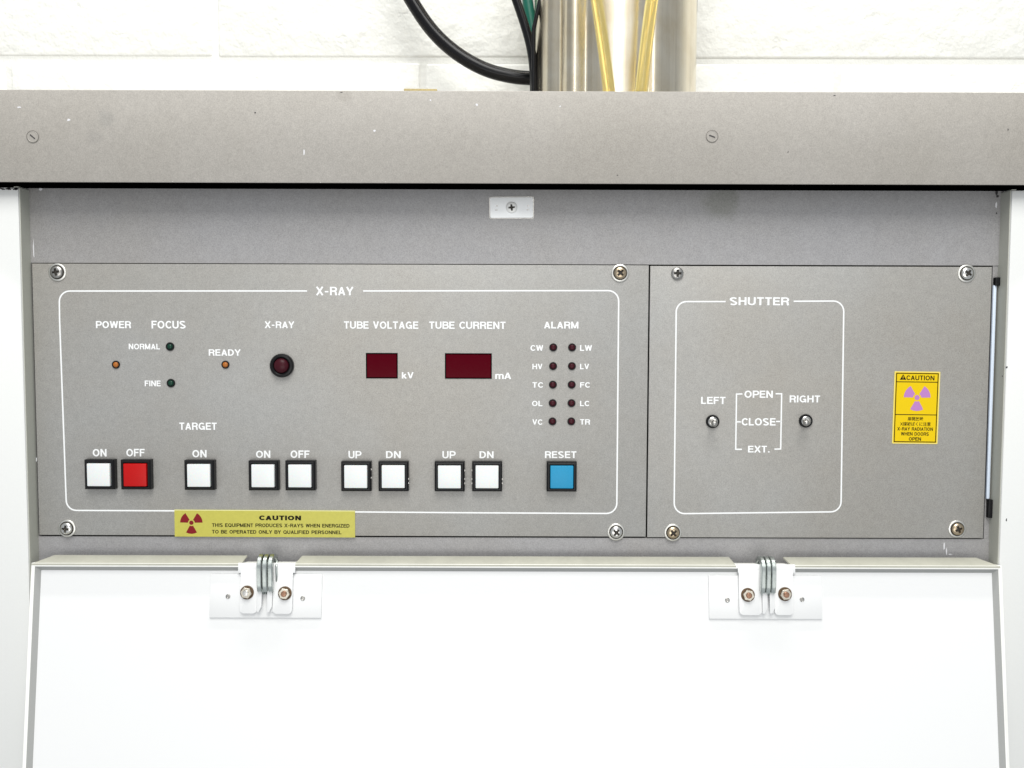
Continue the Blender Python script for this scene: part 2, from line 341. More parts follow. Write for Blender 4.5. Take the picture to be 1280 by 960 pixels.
# ------------------------------------------------------------------ CABINET
YP = 0.0; YB = 0.015
cab = thing('equipment_cabinet', 'grey and white equipment cabinet with a broad grey beam over its recessed control bay', 'cabinet', (0, 0.05, 0.9))
def cobj(name, me, label=None, parent=cab):     # mesh already in world coordinates
    o = bpy.data.objects.new(name, me); C.objects.link(o); o.parent = parent
    o.location = -Vector(parent.location) if parent is cab else (0, 0, 0)
    if label: o['label'] = label
    return o
YBM = -0.011
zt = at(640, 113.5, YBM).z; zb = at(640, 229.5, YBM).z
top_beam = cobj('top_beam', MB().box((-0.60, YBM, zb), (0.60, 0.012, zt), 0.0009).mesh('top_beam', m_beam), 'broad warm grey beam across the top')
cobj('top_plate', MB().box((-0.60, 0.0125, zt-0.012), (0.60, 0.158, zt-0.008)).mesh('top_plate', m_beam))
cobj('under_beam_strip', MB().box((-0.60, YBM+0.0006, zb-0.0005), (0.60, 0.0145, zb+0.001)).mesh('under_beam_strip', m_mattblack), 'black gap strip under the beam')  # matt black strip along the underside of the beam
# flush beam screws
bs = MB().lathe([(0.0044, -0.0002), (0.0044, 0.00025), (0.0040, 0.0005), (0.0036, 0.00025), (0.0024, 0.00035), (0, 0.0004)], 28).box((-0.0024, -0.0007, -0.0004), (0.0024, 0, 0.0004), mi=1).lathe([(0.0044, 0.0001), (0.0044, 0.0004), (0.0048, 0.0004), (0.0048, 0.0001)], 32, mi=2).mesh('beam_screw', [m_beam, m_chipd, mat('ring_dark', (0.16, 0.15, 0.135), 0.6)])  # last lathe is a slightly darker ring around the head
for p in ((41, 171, 0.7), (890, 170.5, 0.35)):
    q = at(p[0], p[1], YBM); o = obj('screw', bs, top_beam, q); o.rotation_euler = (0, p[2], 0)
# posts
xl = at(28.5, 450, YP).x; xr = at(1258, 450, YP).x; z_bot = 0.80
zp = zb-0.0022
zb0 = at(640, 760, 0).z
for sgn, xe in ((-1, xl), (1, xr)):
    a, b = sorted((xe, sgn*0.60))
    po = cobj('side_post', MB().box((a, YP, z_bot), (b, 0.0138, zp), 0.0009).mesh('side_post', m_white), 'white painted side post')
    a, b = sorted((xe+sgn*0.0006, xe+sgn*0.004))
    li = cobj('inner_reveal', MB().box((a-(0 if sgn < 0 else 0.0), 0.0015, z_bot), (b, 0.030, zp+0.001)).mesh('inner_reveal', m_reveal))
    # thin added skin, shade put into its colour, standing 0.4 mm proud of the post's inner cheek
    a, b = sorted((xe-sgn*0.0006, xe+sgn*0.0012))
    cobj('reveal_shade_skin', MB().box((a, 0.0016, z_bot), (b, 0.0165, zp)).mesh('reveal_shade_skin', m_reveal), 'inner cheek of the bay with its shade painted in khaki grey')
# back frame with the openings for both panels
ZT1 = at(400, 329.5, YB).z; ZB1 = at(440, 670.5, YB).z
ztp = (at(400, 329.5, YB).z + at(1030, 332.5, YB).z)/2; zbp = (at(440, 671, YB).z+at(1030, 672.5, YB).z)/2
pxl = at(44, 500, YB).x; pxr = at(1235, 500, YB).x
XA, XB = xl-0.002, xr+0.002
fr = MB()
fr.box((XA, YB, ztp+0.0004), (XB, YB+0.004, zb+0.01))
fr.box((XA, YB, zb0-0.05), (XB, YB+0.004, zbp-0.0004))
fr.box((XA, YB+0.0001, zbp-0.0004), (pxl-0.0002, YB+0.004, ztp+0.0004))
fr.box((pxr+0.0007, YB+0.0008, zbp-0.0004), (XB, YB+0.004, ztp+0.0004))
back = cobj('back_plate', fr.mesh('back_plate', m_back, smooth=False), 'grey recessed back plate')
cobj('interior', MB().box((XA, 0.026, zb0-0.05), (XB, 0.030, zb+0.01)).mesh('interior', m_void))
# latch plate
q = at(639.5, 259.8, YB)
lw, lh = 53*PX/2, 25*PX/2
def rrect(x0_, z0_, x1, z1, r, n=5):
    P = []
    for cx, cz, a0 in ((x1-r, z1-r, 0), (x0_+r, z1-r, 90), (x0_+r, z0_+r, 180), (x1-r, z0_+r, 270)):
        for k in range(n+1):
            a = R(a0+90*k/n); P.append((cx+r*math.cos(a), cz+r*math.sin(a)))
    return P
latch = obj('latch_plate', MB().prism(rrect(-lw-0.0008, -lh-0.0008, lw+0.0008, lh+0.0008, 0.0016), -0.0005, 0.0005, mi=1).prism(rrect(-lw, -lh, lw, lh, 0.0012), 0.0005, 0.0016, mi=0, bev=0.0003)
            .box((-0.0125, -0.0018, 0.0010), (-0.0110, -0.0015, 0.0018), mi=2).box((-0.0135, -0.0018, -0.0022), (-0.0112, -0.0015, -0.0016), mi=2)
            .box((0.0128, -0.0018, 0.0008), (0.0140, -0.0015, 0.0018), mi=2).box((0.0120, -0.0018, -0.0022), (0.0140, -0.0015, -0.0015), mi=2)
            .mesh('latch_plate', [m_plate, m_dsteel, m_dsteel]), cab, q-cab.location, 'small white latch plate with a screw in the middle')
latch.rotation_euler = (0, R(-0.6), 0)
obj('screw', screw_mesh(0.0046, mat('pale_screw_zinc', (0.8, 0.8, 0.78), 0.5, 0.3), 0.1, 0.0016), latch, (0, -0.0016, 0))
# pale strip with black end clips in the slot on the right
for nm, (xa, ya, xb, yb), mt, hh in (('clip', (1241.5, 347, 1249.5, 357.5), m_black, 0.0035), ('clip', (1232.5, 624, 1240, 646.5), m_black, 0.0035)):
    A = at(xa, yb, YB); B = at(xb, ya, YB)
    cobj(nm, MB().box((A.x, YB-hh, A.z), (B.x, YB+0.0006, B.z), 0.0004).mesh(nm, mt), 'black clip at the end of the pale strip')
A = at(1233.8, 626, YB); B = at(1243, 352, YB)
pa, pb = at(1235.5, 622, YB-0.001), at(1242, 358, YB-0.001)
xs_ = (pa.x+pb.x)/2
cobj('pale_strip', MB().box((xs_-0.0013, YB-0.0022, pa.z-0.001), (xs_+0.0013, YB+0.0007, pb.z+0.001), 0.0008).mesh('pale_strip', m_tubeglass), 'thin pale blue vertical strip beside the shutter panel')
cobj('strip_shadow_channel', MB().box((xs_+0.0018, YB-0.0004, pa.z), (xs_+0.0027, YB+0.0007, pb.z)).mesh('channel', m_dsteel))
# paint chips
def blob(mb, px, py, Y, rx, rz, mi, h=0.00012, n=9, rot=0.0):
    c = at(px, py, Y); P = []
    for i in range(n):
        a = 2*math.pi*i/n; k = random.uniform(0.55, 1.15); x = rx*k*math.cos(a); z = rz*k*math.sin(a)
        P.append((c.x + x*math.cos(rot)-z*math.sin(rot), c.z + x*math.sin(rot)+z*math.cos(rot)))
    mb.prism(P, -Y-0.0001, -Y+h, mi)
ch = MB(); p = PX
for a in ((50.5, 236.5, YB, 2.4*p, 1.8*p, 0), (42, 312, YB, 0.8*p, 15*p, 0),
          (200/4+3, 335, 0.0142, 2.5*p, 1*p, 0), (44, 341, 0.0142, 2*p, 2*p, 0), (50, 341.5, 0.0142, 1.5*p, 1.2*p, 0), (60, 333, 0.0142, 1.2*p, 1.6*p, 1),
          (1245.5, 240, YB, 2.4*p, 6*p, 1), (1247, 245, YB, 3*p, 2*p, 1), (1245.5, 256, YB, 1.3*p, 5*p, 0), (1245.7, 266.5, YB, 1.2*p, 1.2*p, 1),
          (663, 233.5, YB, 8*p, 1.6*p, 2), (604, 234.5, YB, 2*p, 1*p, 1), (613, 234.5, YB, 1.4*p, 0.8*p, 1), (45, 575, 0.0145, 1.4*p, 4*p, 0),
          (38.5, 415, YB, 0.7*p, 6*p, 0), (1180, 683, YB, 1*p, 5*p, 0), (1183, 690, YB, 0.8*p, 6*p, 0), (1188, 693, YB, 3*p, 0.8*p, 0)):
    blob(ch, *a[:5], a[5])
for a in ((86, 150, 2, 1.6, 0), (24, 134, 3.4, 1, 0), (319, 141, 1.1, 1.1, 1), (427, 115.5, 2, 0.5, 1), (380, 190, 1, 4, 0), (468, 163.5, 1.6, 1.4, 0), (596, 131, 1.6, 1.4, 0),
          (538, 125, 1.4, 1, 0), (772, 219, 1.2, .6, 1), (1043, 119.5, 1.6, .7, 1), (1260, 162, .8, 1.6, 1), (700, 133, 1, 1, 0), (985, 190, .6, 1.4, 1)):
    blob(ch, a[0], a[1], YBM, a[2]*p, a[3]*p, a[4])
for a in ((1258.5, 459, 1.3, 1.5, 1), (1258, 650, 0.8, 2.6, 1), (1253, 470, 1, 1, 1)):
    blob(ch, a[0], a[1], YP, a[2]*p, a[3]*p, a[4])
for k in range(16):
    blob(ch, random.uniform(0, 22), 236.0+random.uniform(-0.8, 0.8), YP, random.uniform(1, 3)*p, random.uniform(.7, 1.8)*p, 1)
o = cobj('paint_chips', ch.mesh('paint_chips', [m_chipw, m_chipd, m_chipr], smooth=False), 'small chips and scratches in the paint'); o['kind'] = 'stuff'

# ------------------------------------------------------------------ CONTROL PANELS
YF = 0.0135          # front face of both panels
def plate_rect(x0_, x1, z0_, z1, o):
    return MB().box((x0_-o.x, 0, z0_-o.z), (x1-o.x, 0.0025, z1-o.z), 0.00035).mesh('plate', m_panel)
cx1 = at(809.6, 500, YF).x
zb1 = at(430, 669.8, YF).z; zt1 = at(430, 330.5, YF).z
zb2 = at(1020, 672.2, YF).z; zt2 = at(1020, 333, YF).z
O1 = Vector((0-0.13, YF, zb1)); O2 = Vector((0.24, YF, zb2))
xray = thing('xray_control_panel', 'wide grey metal panel with push buttons, lamps and two red displays', 'control panel', O1)
shut = thing('shutter_control_panel', 'narrower grey metal panel marked SHUTTER with two toggle switches', 'control panel', O2)
obj('plate', plate_rect(at(44.5, 500, YF).x, cx1-0.0003, zb1, zt1, O1), xray)
obj('plate', plate_rect(cx1+0.0009, at(1234.6, 500, YF).x, zb2, zt2, O2), shut)
def loc(px, py, par, h=0.0): 
    q = at(px, py, YF-h); return q-Vector(par.location)
def scale_at(py): return (at(641, py, YF)-at(640, py, YF)).x
def put_text(par, s, xa, xb, ya, yb, mt=m_print, bold=0.18, h=0.0, label=True, Y=None):
    q = at((xa+xb)/2, (ya+yb)/2, YF-h); k = scale_at((ya+yb)/2)
    o = obj('lettering', text_mesh(s, (xb-xa)*k, (yb-ya)*k, mt, bold), par, q-Vector(par.location)-Vector((0, 0.00005, 0)))
    if label: o['label'] = 'lettering reading ' + s
    return o
T1 = [('X-RAY', 395, 442, 358, 369.6), ('POWER', 120, 164, 401.2, 410.6), ('FOCUS', 189.5, 232, 401, 410.8), ('NORMAL', 161, 200, 429.5, 437), ('FINE', 181, 201, 475.5, 483),
      ('READY', 261, 301, 436.3, 445), ('X-RAY', 331, 368, 401.3, 410.6), ('TUBE VOLTAGE', 430, 523, 401.5, 411.2), ('TUBE CURRENT', 536.5, 632, 401.8, 411.5),
      ('kV', 502.3, 517, 465, 473.6), ('mA', 619, 639, 465.7, 474), ('ALARM', 680, 723, 402, 411),
      ('CW', 663, 679, 431.3, 438.6), ('HV', 665.5, 678, 454.6, 461.6), ('TC', 665.5, 679, 477.8, 484.6), ('OL', 665, 678, 501, 507.7), ('VC', 665.5, 678, 524, 531),
      ('LW', 725, 740, 431.3, 438.6), ('LV', 725, 736.3, 454.6, 461.6), ('FC', 725, 737.5, 477.8, 484.6), ('LC', 725, 736.7, 501, 507.7), ('TR', 725, 737.7, 524, 531),
      ('TARGET', 224.3, 271, 528.2, 537.6), ('ON', 116, 133.3, 561, 570.8), ('OFF', 158, 181, 561, 570.6), ('ON', 240.5, 258.3, 562.2, 572), ('ON', 320, 338, 563, 572.6), ('OFF', 363.2, 387, 563, 572.6),
      ('UP', 435.6, 452, 563.6, 573), ('DN', 482.5, 501, 563.6, 573), ('UP', 553, 569.8, 563.8, 573), ('DN', 599.4, 617, 563.8, 573), ('RESET', 681.2, 720.5, 564, 573)]
for t in T1: put_text(xray, *t)
T2 = [('SHUTTER', 912, 986.5, 371.6, 382), ('LEFT', 876.3, 906.8, 496, 505), ('OPEN', 930.5, 966, 488, 497.5), ('RIGHT', 987, 1025, 494.3, 503.4), ('CLOSE', 927, 969.5, 522.6, 532), ('EXT.', 935, 962, 556.8, 566)]
for t in T2: put_text(shut, *t)
def arc(cx, cy, r, a0, a1, n=7): return [(cx+r*math.cos(R(a0+(a1-a0)*k/n)), cy-r*math.sin(R(a0+(a1-a0)*k/n))) for k in range(n+1)]
def outline(par, pts, w=1.8, name='printed_line', closed=False):
    P = []
    for a in pts:
        q = at(a[0], a[1], YF); P.append((q.x-par.location.x, q.z-par.location.z))
    return obj(name, MB().ribbon(P, w*PX, 0.00004, 0.00016, closed).mesh(name, m_print, smooth=False), par)
r = 13
outline(xray, [(384, 363.7), (87.5, 363.8)] + arc(87.3, 363.8+r, r, 90, 180) + [(74.6, 400)] + arc(82.5+r+.3, 638-r, r, 180, 270)[0:] + [(300, 638.8), (600, 641)] + arc(771-r, 641.8-r, r, 270, 360) + arc(773.3-r, 363.3+r, r, 0, 90) + [(454, 363.7)], name='printed_outline')
outline(shut, [(907, 377)] + arc(845.2+r, 377+r, r, 90, 180) + arc(842.7+r, 642-r, r, 180, 270) + arc(1051.3-r, 639.8-r, r, 270, 360) + arc(1054.6-r, 376.3+r, r, 0, 90) + [(992, 376.6)], name='printed_outline')
outline(shut, [(928, 492.4), (920.6, 492.6), (919.6, 561.6), (927.5, 561.6)], 1.7, 'printed_bracket'); outline(shut, [(920.8, 527.3), (926, 527.3)], 1.7)
outline(shut, [(969.5, 492.2), (977, 492.2), (975.8, 561.2), (968, 561.4)], 1.7, 'printed_bracket'); outline(shut, [(970, 526.8), (976, 526.8)], 1.7)

# push buttons
s = 18.7*PX; c = 14.3*PX
def button_frame(lugs):
    mb = MB(); H = 0.0062; i = c+0.0004
    # ring body
    b2 = bmesh.new()
    def sq(a, h): return [b2.verts.new((x*a, -h, z*a)) for x, z in ((-1, -1), (1, -1), (1, 1), (-1, 1))]
    loops = [sq(s, 0), sq(s, H-0.0012), sq(s-0.0006, H-0.0004), sq(s-0.0012, H), sq(i+0.0004, H), sq(i, H-0.0006), sq(i, 0.0005)]
    for A, B in zip(loops, loops[1:]):
        for k in range(4): b2.faces.new((A[k], A[(k+1) % 4], B[(k+1) % 4], B[k]))
    b2.faces.new(loops[-1]); bmesh.ops.recalc_face_normals(b2, faces=b2.faces[:])
    mb._add(b2, 0)
    for sx, z in lugs:
        mb.box((sx*s-0.0005, -0.0050, z-0.0007), (sx*s+0.0006, -0.0035, z+0.0007), 0.0001, mi=1)
    return mb.mesh('button_frame', [m_black, m_dsteel], angle=20)
fr0 = button_frame([]); fr1 = button_frame([(1, 0.0058), (1, -0.001)]); fr2 = button_frame([(1, -0.002), (1, -0.0055)]); fr3 = button_frame([(1, 0.005), (1, -0.002), (1, -0.0055)]); fr4 = button_frame([(-1, 0.005), (-1, -0.002), (-1, -0.0055), (1, -0.002), (1, -0.0055)])
def cap_mesh(mt):
    b2 = MB(); b2.box((-c, -0.0074, -c), (c, -0.001, c), 0.0006, seg=3); return b2.mesh('cap', mt)
cw, cr, cb = cap_mesh(m_capw), cap_mesh(m_capr), cap_mesh(m_capb)
BT = [(126, 592.6, fr0, cw, 'white ON button under POWER'), (171.3, 592.8, fr0, cr, 'red OFF button'), (250.4, 593.4, fr0, cw, 'white ON button under TARGET'),
      (330.4, 594, fr0, cw, 'white X-RAY ON button'), (376.2, 594, fr0, cw, 'white X-RAY OFF button'), (445.7, 595, fr1, cw, 'white UP button for tube voltage'),
      (492.2, 595, fr2, cw, 'white DN button for tube voltage'), (562.2, 595.2, fr3, cw, 'white UP button for tube current'), (609, 595.2, fr4, cw, 'white DN button for tube current'), (702, 595.4, fr0, cb, 'blue RESET button')]
for x, y, f_, c_, lb in BT:
    b = obj('push_button', f_, xray, loc(x, y, xray, 0.003)+Vector((0, 0.003, 0)), lb)
    k = obj('button_cap', c_, b); k.rotation_euler = (R(random.uniform(-.8, .8)), 0, R(random.uniform(-.8, .8)))
# lamps
def led_mesh(mt, r, ring, dome):
    b = MB().lathe([(r, 0), (r, 0.0007), (r-0.0003, 0.0010), (r-ring, 0.0010), (r-ring, 0.0002), (0, 0.0002)], 28, mi=0)
    return b.mesh('lamp_bezel', m_black, angle=40), MB().lathe([(r-ring-0.00005, 0.0003), (r-ring-0.0001, 0.0008), ((r-ring)*0.7, 0.0008+dome*0.75), ((r-ring)*0.35, 0.0008+dome*0.95), (0, 0.0008+dome)], 28).mesh('lens', mt, angle=60)
def lens_set(mt, r, ring, dome): return led_mesh(mt, r, ring, dome)
A_ = lens_set(m_amber, 5.0*PX, 0.0009, 0.0010); G_ = lens_set(m_green, 5.3*PX, 0.0010, 0.0012); Mr = lens_set(m_maroon, 5.0*PX, 0.0008, 0.0008)
LD = [(145.2, 455.8, A_, 'amber POWER lamp'), (282, 455.8, A_, 'amber READY lamp'), (212.8, 433.2, G_, 'dark green NORMAL focus lamp'), (213.9, 478.8, G_, 'dark green FINE focus lamp')]
for i, (a, b) in enumerate(zip(('CW', 'HV', 'TC', 'OL', 'VC'), ('LW', 'LV', 'FC', 'LC', 'TR'))):
    y = (434.2, 457.6, 480.8, 503.9, 526.7)[i]; dx = -0.25*i
    LD += [(691.6+dx, y, Mr, 'dark red alarm lamp ' + a), (715.1+dx, y, Mr, 'dark red alarm lamp ' + b)]
for x, y, (b_, l_), lb in LD:
    o = obj('indicator_lamp', b_, xray, loc(x, y, xray), lb); obj('lens', l_, o)
rb = 14.8*PX
o = obj('xray_lamp', MB().lathe([(rb, 0), (rb, 0.003), (rb-0.0008, 0.0042), (rb-0.0022, 0.0046), (rb-0.0030, 0.0040), (rb-0.0036, 0.0018), (0, 0.0018)], 48).mesh('xray_lamp', m_black, angle=30), xray, loc(352.3, 457, xray, .002)+Vector((0, .002, 0)), 'large round X-RAY lamp with a black ring')
rl = rb-0.0037
obj('lens', MB().lathe([(rl, 0.0018), (rl, 0.0042), (rl*0.9, 0.0052), (rl*0.6, 0.0062), (rl*0.3, 0.0066), (0, 0.0068)], 40).mesh('lens', m_maroon), o)
# displays
for xa, xb, ya, yb, lb in ((457.5, 497.2, 441.2, 473, 'dark red tube voltage display'), (556.2, 614.8, 441.6, 473.4, 'dark red tube current display')):
    q = loc((xa+xb)/2, (ya+yb)/2, xray); w = (xb-xa)*PX/2; h = (yb-ya)*PX/2; t = 0.0015
    b2 = bmesh.new()
    def rc(dx, hh): return [b2.verts.new((x*(w-dx), -hh, z*(h-dx))) for x, z in ((-1, -1), (1, -1), (1, 1), (-1, 1))]
    lp = [rc(0, 0), rc(0, 0.0004), rc(t*0.6, 0.0004), rc(t*0.6, 0.0001)]
    for A, B in zip(lp, lp[1:]):
        for k in range(4): b2.faces.new((A[k], A[(k+1) % 4], B[(k+1) % 4], B[k]))
    bmesh.ops.recalc_face_normals(b2, faces=b2.faces[:]); mb = MB(); mb._add(b2)
    o = obj('display', mb.mesh('display_bezel', m_mattblack, smooth=False), xray, q, lb)
    obj('display_window', MB().box((-w+t*0.6, -0.00022, -h+t*0.6), (w-t*0.6, 0, h-t*0.6)).mesh('display_window', m_window), o)
# toggles
tg = MB().lathe([(8.4*PX, 0), (8.4*PX, 0.0016), (7.6*PX, 0.0022), (6.4*PX, 0.0022), (6.0*PX, 0.0006), (0, 0.0006)], 36).mesh('toggle_collar', m_black, angle=30)
tr = MB().lathe([(5.9*PX, 0.0006), (5.9*PX, 0.0022), (5.0*PX, 0.0026), (4.4*PX, 0.0014), (0, 0.0014)], 36).mesh('toggle_ring', m_steel, angle=30)
tl = MB().lathe([(0.0016, 0.001), (0.0018, 0.008), (0.0024, 0.013), (0.0026, 0.0150), (0.0021, 0.0168), (0.0011, 0.0176), (0, 0.0178)], 24).mesh('toggle_lever', m_dsteel, angle=60)
for x, y, lb in ((890.5, 526.8, 'LEFT toggle switch'), (1006.7, 526, 'RIGHT toggle switch')):
    o = obj('toggle_switch', tg, shut, loc(x, y, shut), lb); obj('threaded_ring', tr, o); l = obj('toggle_lever', tl, o); l.rotation_euler = (R(1), 0, R(-7 if x < 950 else -16))
# panel screws
sc = {k: screw_mesh(7.7*PX, m, 0.35*i+0.2, 0.0026) for i, (k, m) in enumerate((('s', m_steel), ('d', m_dsteel), ('b', m_brass)))}
wm = washer_mesh(11.2*PX, 5.4*PX); wr = MB().lathe([(8.2*PX, 0), (8.2*PX, 0.0011), (8.6*PX, 0.0011), (8.9*PX, 0)], 36).mesh('washer', m_black)
for x, y, par, k, w, rot, lb in ((72, 340.3, xray, 'd', 1, 0.4, None), (775, 341.3, xray, 'b', 1, 0.1, 'yellowed screw on a bright washer'), (84, 660.3, xray, 's', 1, 0.3, None), (770, 664.8, xray, 's', 1, 0.9, None),
                      (846.5, 341.8, shut, 'd', 0, 0.6, 'dull screw without washer'), (1208, 341.8, shut, 's', 1, 0.8, None), (841, 665.5, shut, 'b', 1, 0.2, 'yellowed screw on a washer'), (1196, 661, shut, 'b', 1, 0.5, 'yellowed screw on a washer')):
    hd = obj('screw', sc[k], par, loc(x, y, par), lb); hd.rotation_euler = (0, rot, 0)
    if w: hd.location.y -= 0.0009; obj('washer', wm, hd, (0, 0.0009, 0))

# ------------------------------------------------------------------ STICKERS
def trefoil(mb, cx, cz, r, h, mi):
    mb.prism([(cx+r*0.19*math.cos(R(a)), cz+r*0.19*math.sin(R(a))) for a in range(0, 360, 15)], h, h+0.00006, mi)
    for c0 in (30, 150, 270):
        P = [(cx+r*0.30*math.cos(R(c0+a)), cz+r*0.30*math.sin(R(c0+a))) for a in (-29, -15, 0, 15, 29)] + [(cx+r*math.cos(R(c0+a)), cz+r*math.sin(R(c0+a))) for a in (29, 15, 0, -15, -29)]
        mb.prism(P, h, h+0.00006, mi)
k = PX
q = at(331.2, 654.3, YF); st = thing('caution_sticker', 'long greenish yellow caution sticker with red trefoil under the push buttons', 'sticker', q-Vector((0, 0.00035, 0)))
hw, hh = 114*k, 17.2*k
b = obj('backing', MB().box((-hw, -0.00015, -hh), (hw, 0.0002, hh-0.0007)).box((-hw, -0.00017, hh-0.0007), (hw, 0.0002, hh), mi=1).mesh('backing', [m_yel1, m_yel1e], smooth=False), st)
mb = MB(); trefoil(mb, -92.7*k, 0.6*k, 14.2*k, 0.0002, 0); obj('trefoil', mb.mesh('trefoil', m_redink, smooth=False), st, label='dark red radiation trefoil')
def stext(par, s, xa, xb, ya, yb, mt=m_ink, bold=0.16, Yo=0.0006):
    q = at((xa+xb)/2, (ya+yb)/2, YF); kk = PX
    o = obj('lettering', text_mesh(s, (xb-xa)*kk, (yb-ya)*kk, mt, bold, 0.00006), par, (q.x-par.location.x, -0.0002, q.z-par.location.z)); o['label'] = 'lettering reading ' + s
stext(st, 'CAUTION', 323.8, 376.8, 644, 650.3, bold=0.24)
stext(st, 'THIS EQUIPMENT PRODUCES X-RAYS WHEN ENERGIZED', 264.4, 438, 654.1, 659.2, bold=0.17)
stext(st, 'TO BE OPERATED ONLY BY QUALIFIED PERSONNEL', 264.4, 428, 662.4, 667.4, bold=0.17)
st.rotation_euler = (0, R(0.15), 0)
q = at(1144.8, 509.6, YF); s2 = thing('warning_sticker', 'small upright bright yellow caution sticker with purple trefoil right of the shutter switches', 'sticker', q-Vector((0, 0.00035, 0)))
hw, hh = 28.7*k, 45.6*k
obj('backing', MB().prism(rrect(-hw, -hh, hw, hh, 0.0008), -0.0002, 0.00012, mi=1).box((-hw+1.3*k, -0.00018, -hh+1.3*k), (hw-1.3*k, 0, hh-1.3*k)).mesh('backing', [m_yel2, m_yel2e], smooth=False), s2)
iw, ih = 26.0*k, 43.0*k
def line(mb, a, b_, w=1.0): mb.ribbon([a, b_], w*k, 0.0002, 0.00025)
mb = MB(); mb.ribbon([(-iw, -ih), (iw, -ih), (iw, ih), (-iw, ih)], 1.1*k, 0.0002, 0.00025, closed=True)
line(mb, (-iw, 32.3*k), (iw, 32.3*k)); line(mb, (-iw, -8.8*k), (iw, -8.8*k))
obj('border_lines', mb.mesh('border_lines', m_ink, smooth=False), s2)
mb = MB(); trefoil(mb, 0.7*k, 12.8*k, 16.8*k, 0.0002, 0); obj('trefoil', mb.mesh('trefoil', m_purple, smooth=False), s2, label='pale purple radiation trefoil')
mb = MB(); mb.prism([(-21.8*k, 34.9*k), (-13.8*k, 34.9*k), (-17.8*k, 41.9*k)], 0.0002, 0.00026, 0); mb.box((-18.2*k, -0.0003, 36.8*k), (-17.4*k, -0.0002, 39.6*k), mi=1); mb.box((-18.2*k, -0.0003, 35.6*k), (-17.4*k, -0.0002, 36.3*k), mi=1)
obj('warning_triangle', mb.mesh('warning_triangle', [m_ink, m_yel2], smooth=False), s2)
stext(s2, 'CAUTION', 1132.3, 1167.3, 469.2, 475.3, bold=0.17)
stext(s2, '\u6249\u958b\u653e\u6642', 1134.3, 1153.8, 521, 525.9, bold=0.17)
stext(s2, 'X\u7dda\u88ab\u3070\u304f\u306b\u6ce8\u610f', 1124.8, 1163.2, 527.3, 532.4, bold=0.16)
stext(s2, 'X-RAY RADIATION', 1121.5, 1166, 533.8, 538.4, bold=0.17)
stext(s2, 'WHEN DOORS', 1126, 1161, 540, 544.6, bold=0.17)
stext(s2, 'OPEN', 1136, 1151.3, 546.3, 550.9, bold=0.17)
s2.rotation_euler = (0, R(0.55), 0)

# ------------------------------------------------------------------ OPEN FLAP at the bottom
SL = 0.134; phi = -math.atan(SL)
P0 = at(640, 709, -0.006)
Nf = Vector((0, -math.cos(phi), -math.sin(phi)))    # towards the viewer
flap = thing('hinged_flap', 'white pan-shaped flap hanging below the control bay on two hinges', 'door', P0, phi)
Rinv = Matrix.Rotation(-phi, 3, 'X')
def fl(px, py, h=0.0):        # photo point -> flap coordinates (x, y, z), on the plane h in front of the rim plane
    q = at_plane(px, py, P0+Nf*h, Nf); return Rinv @ (q-P0)
TLc, TRc = fl(39, 706.5), fl(1252.5, 711.5)
X0, X1 = TLc.x, TRc.x; ZT = 0.0022; ZBt = -0.34
lipw, dep, sl = 0.0028, 0.0042, 0.0034
b2 = bmesh.new()
def lp(o, h): return [b2.verts.new((x, -h, z)) for x, z in ((X0+o, ZBt+o), (X1-o, ZBt+o), (X1-o, ZT-o), (X0+o, ZT-o))]
loops = [lp(0, -0.014), lp(0, -0.0005), lp(0.00015, -0.00012), lp(0.0004, 0), lp(lipw-0.0003, 0), lp(lipw, -0.0003)]
for A, B in zip(loops, loops[1:]):
    for i in range(4): b2.faces.new((A[i], A[(i+1) % 4], B[(i+1) % 4], B[i]))
bmesh.ops.recalc_face_normals(b2, faces=b2.faces[:])
mb = MB(); mb._add(b2)
rim = obj('rim', mb.mesh('rim', m_rim, angle=50), flap, label='raised white rim of the flap')
b2 = bmesh.new(); loops = [lp(lipw, -0.0003), lp(lipw+sl, -dep)]
for i in range(4):
    b2.faces.new((loops[0][i], loops[0][(i+1) % 4], loops[1][(i+1) % 4], loops[1][i]))
bmesh.ops.recalc_face_normals(b2, faces=b2.faces[:])
for f in b2.faces:
    if f.normal.y > 0: f.normal_flip()
mb = MB(); mb._add(b2); obj('return_edge', mb.mesh('return_edge', m_slant, smooth=False), flap, label='sloping return inside the rim with its shade painted in grey')
obj('inner_panel', MB().box((X0+lipw+sl-0.0004, dep-0.0001, ZBt+0.003), (X1-lipw-sl+0.0004, dep+0.002, ZT-lipw-sl+0.0004)).mesh('inner_panel', m_flap), flap, label='blank white inside face of the flap')
# top flange, three lengths
def flange(xa_b, xa_t, xb_b, xb_t):
    yb_, yt_ = -0.0002, 0.0105; zb_, zt_ = ZT-0.0004, ZT+0.0052
    xs = [fl(v, 700).x for v in (xa_b, xa_t, xb_b, xb_t)]
    b = bmesh.new(); V = []
    for dz in (0, -0.0012):
        V.append([b.verts.new(v) for v in ((xs[0], yb_, zb_+dz), (xs[2], yb_, zb_+dz), (xs[3], yt_, zt_+dz), (xs[1], yt_, zt_+dz))])
    b.faces.new(V[0]); b.faces.new(V[1])
    for i in range(4): b.faces.new((V[0][i], V[0][(i+1) % 4], V[1][(i+1) % 4], V[1][i]))
    bmesh.ops.recalc_face_normals(b, faces=b.faces[:]); mb = MB(); mb._add(b)
    return obj('top_flange', mb.mesh('top_flange', m_flange, smooth=False), flap)
flange(40, 60, 301, 304); flange(368, 374, 920, 915); flange(990, 984, 1250, 1229)

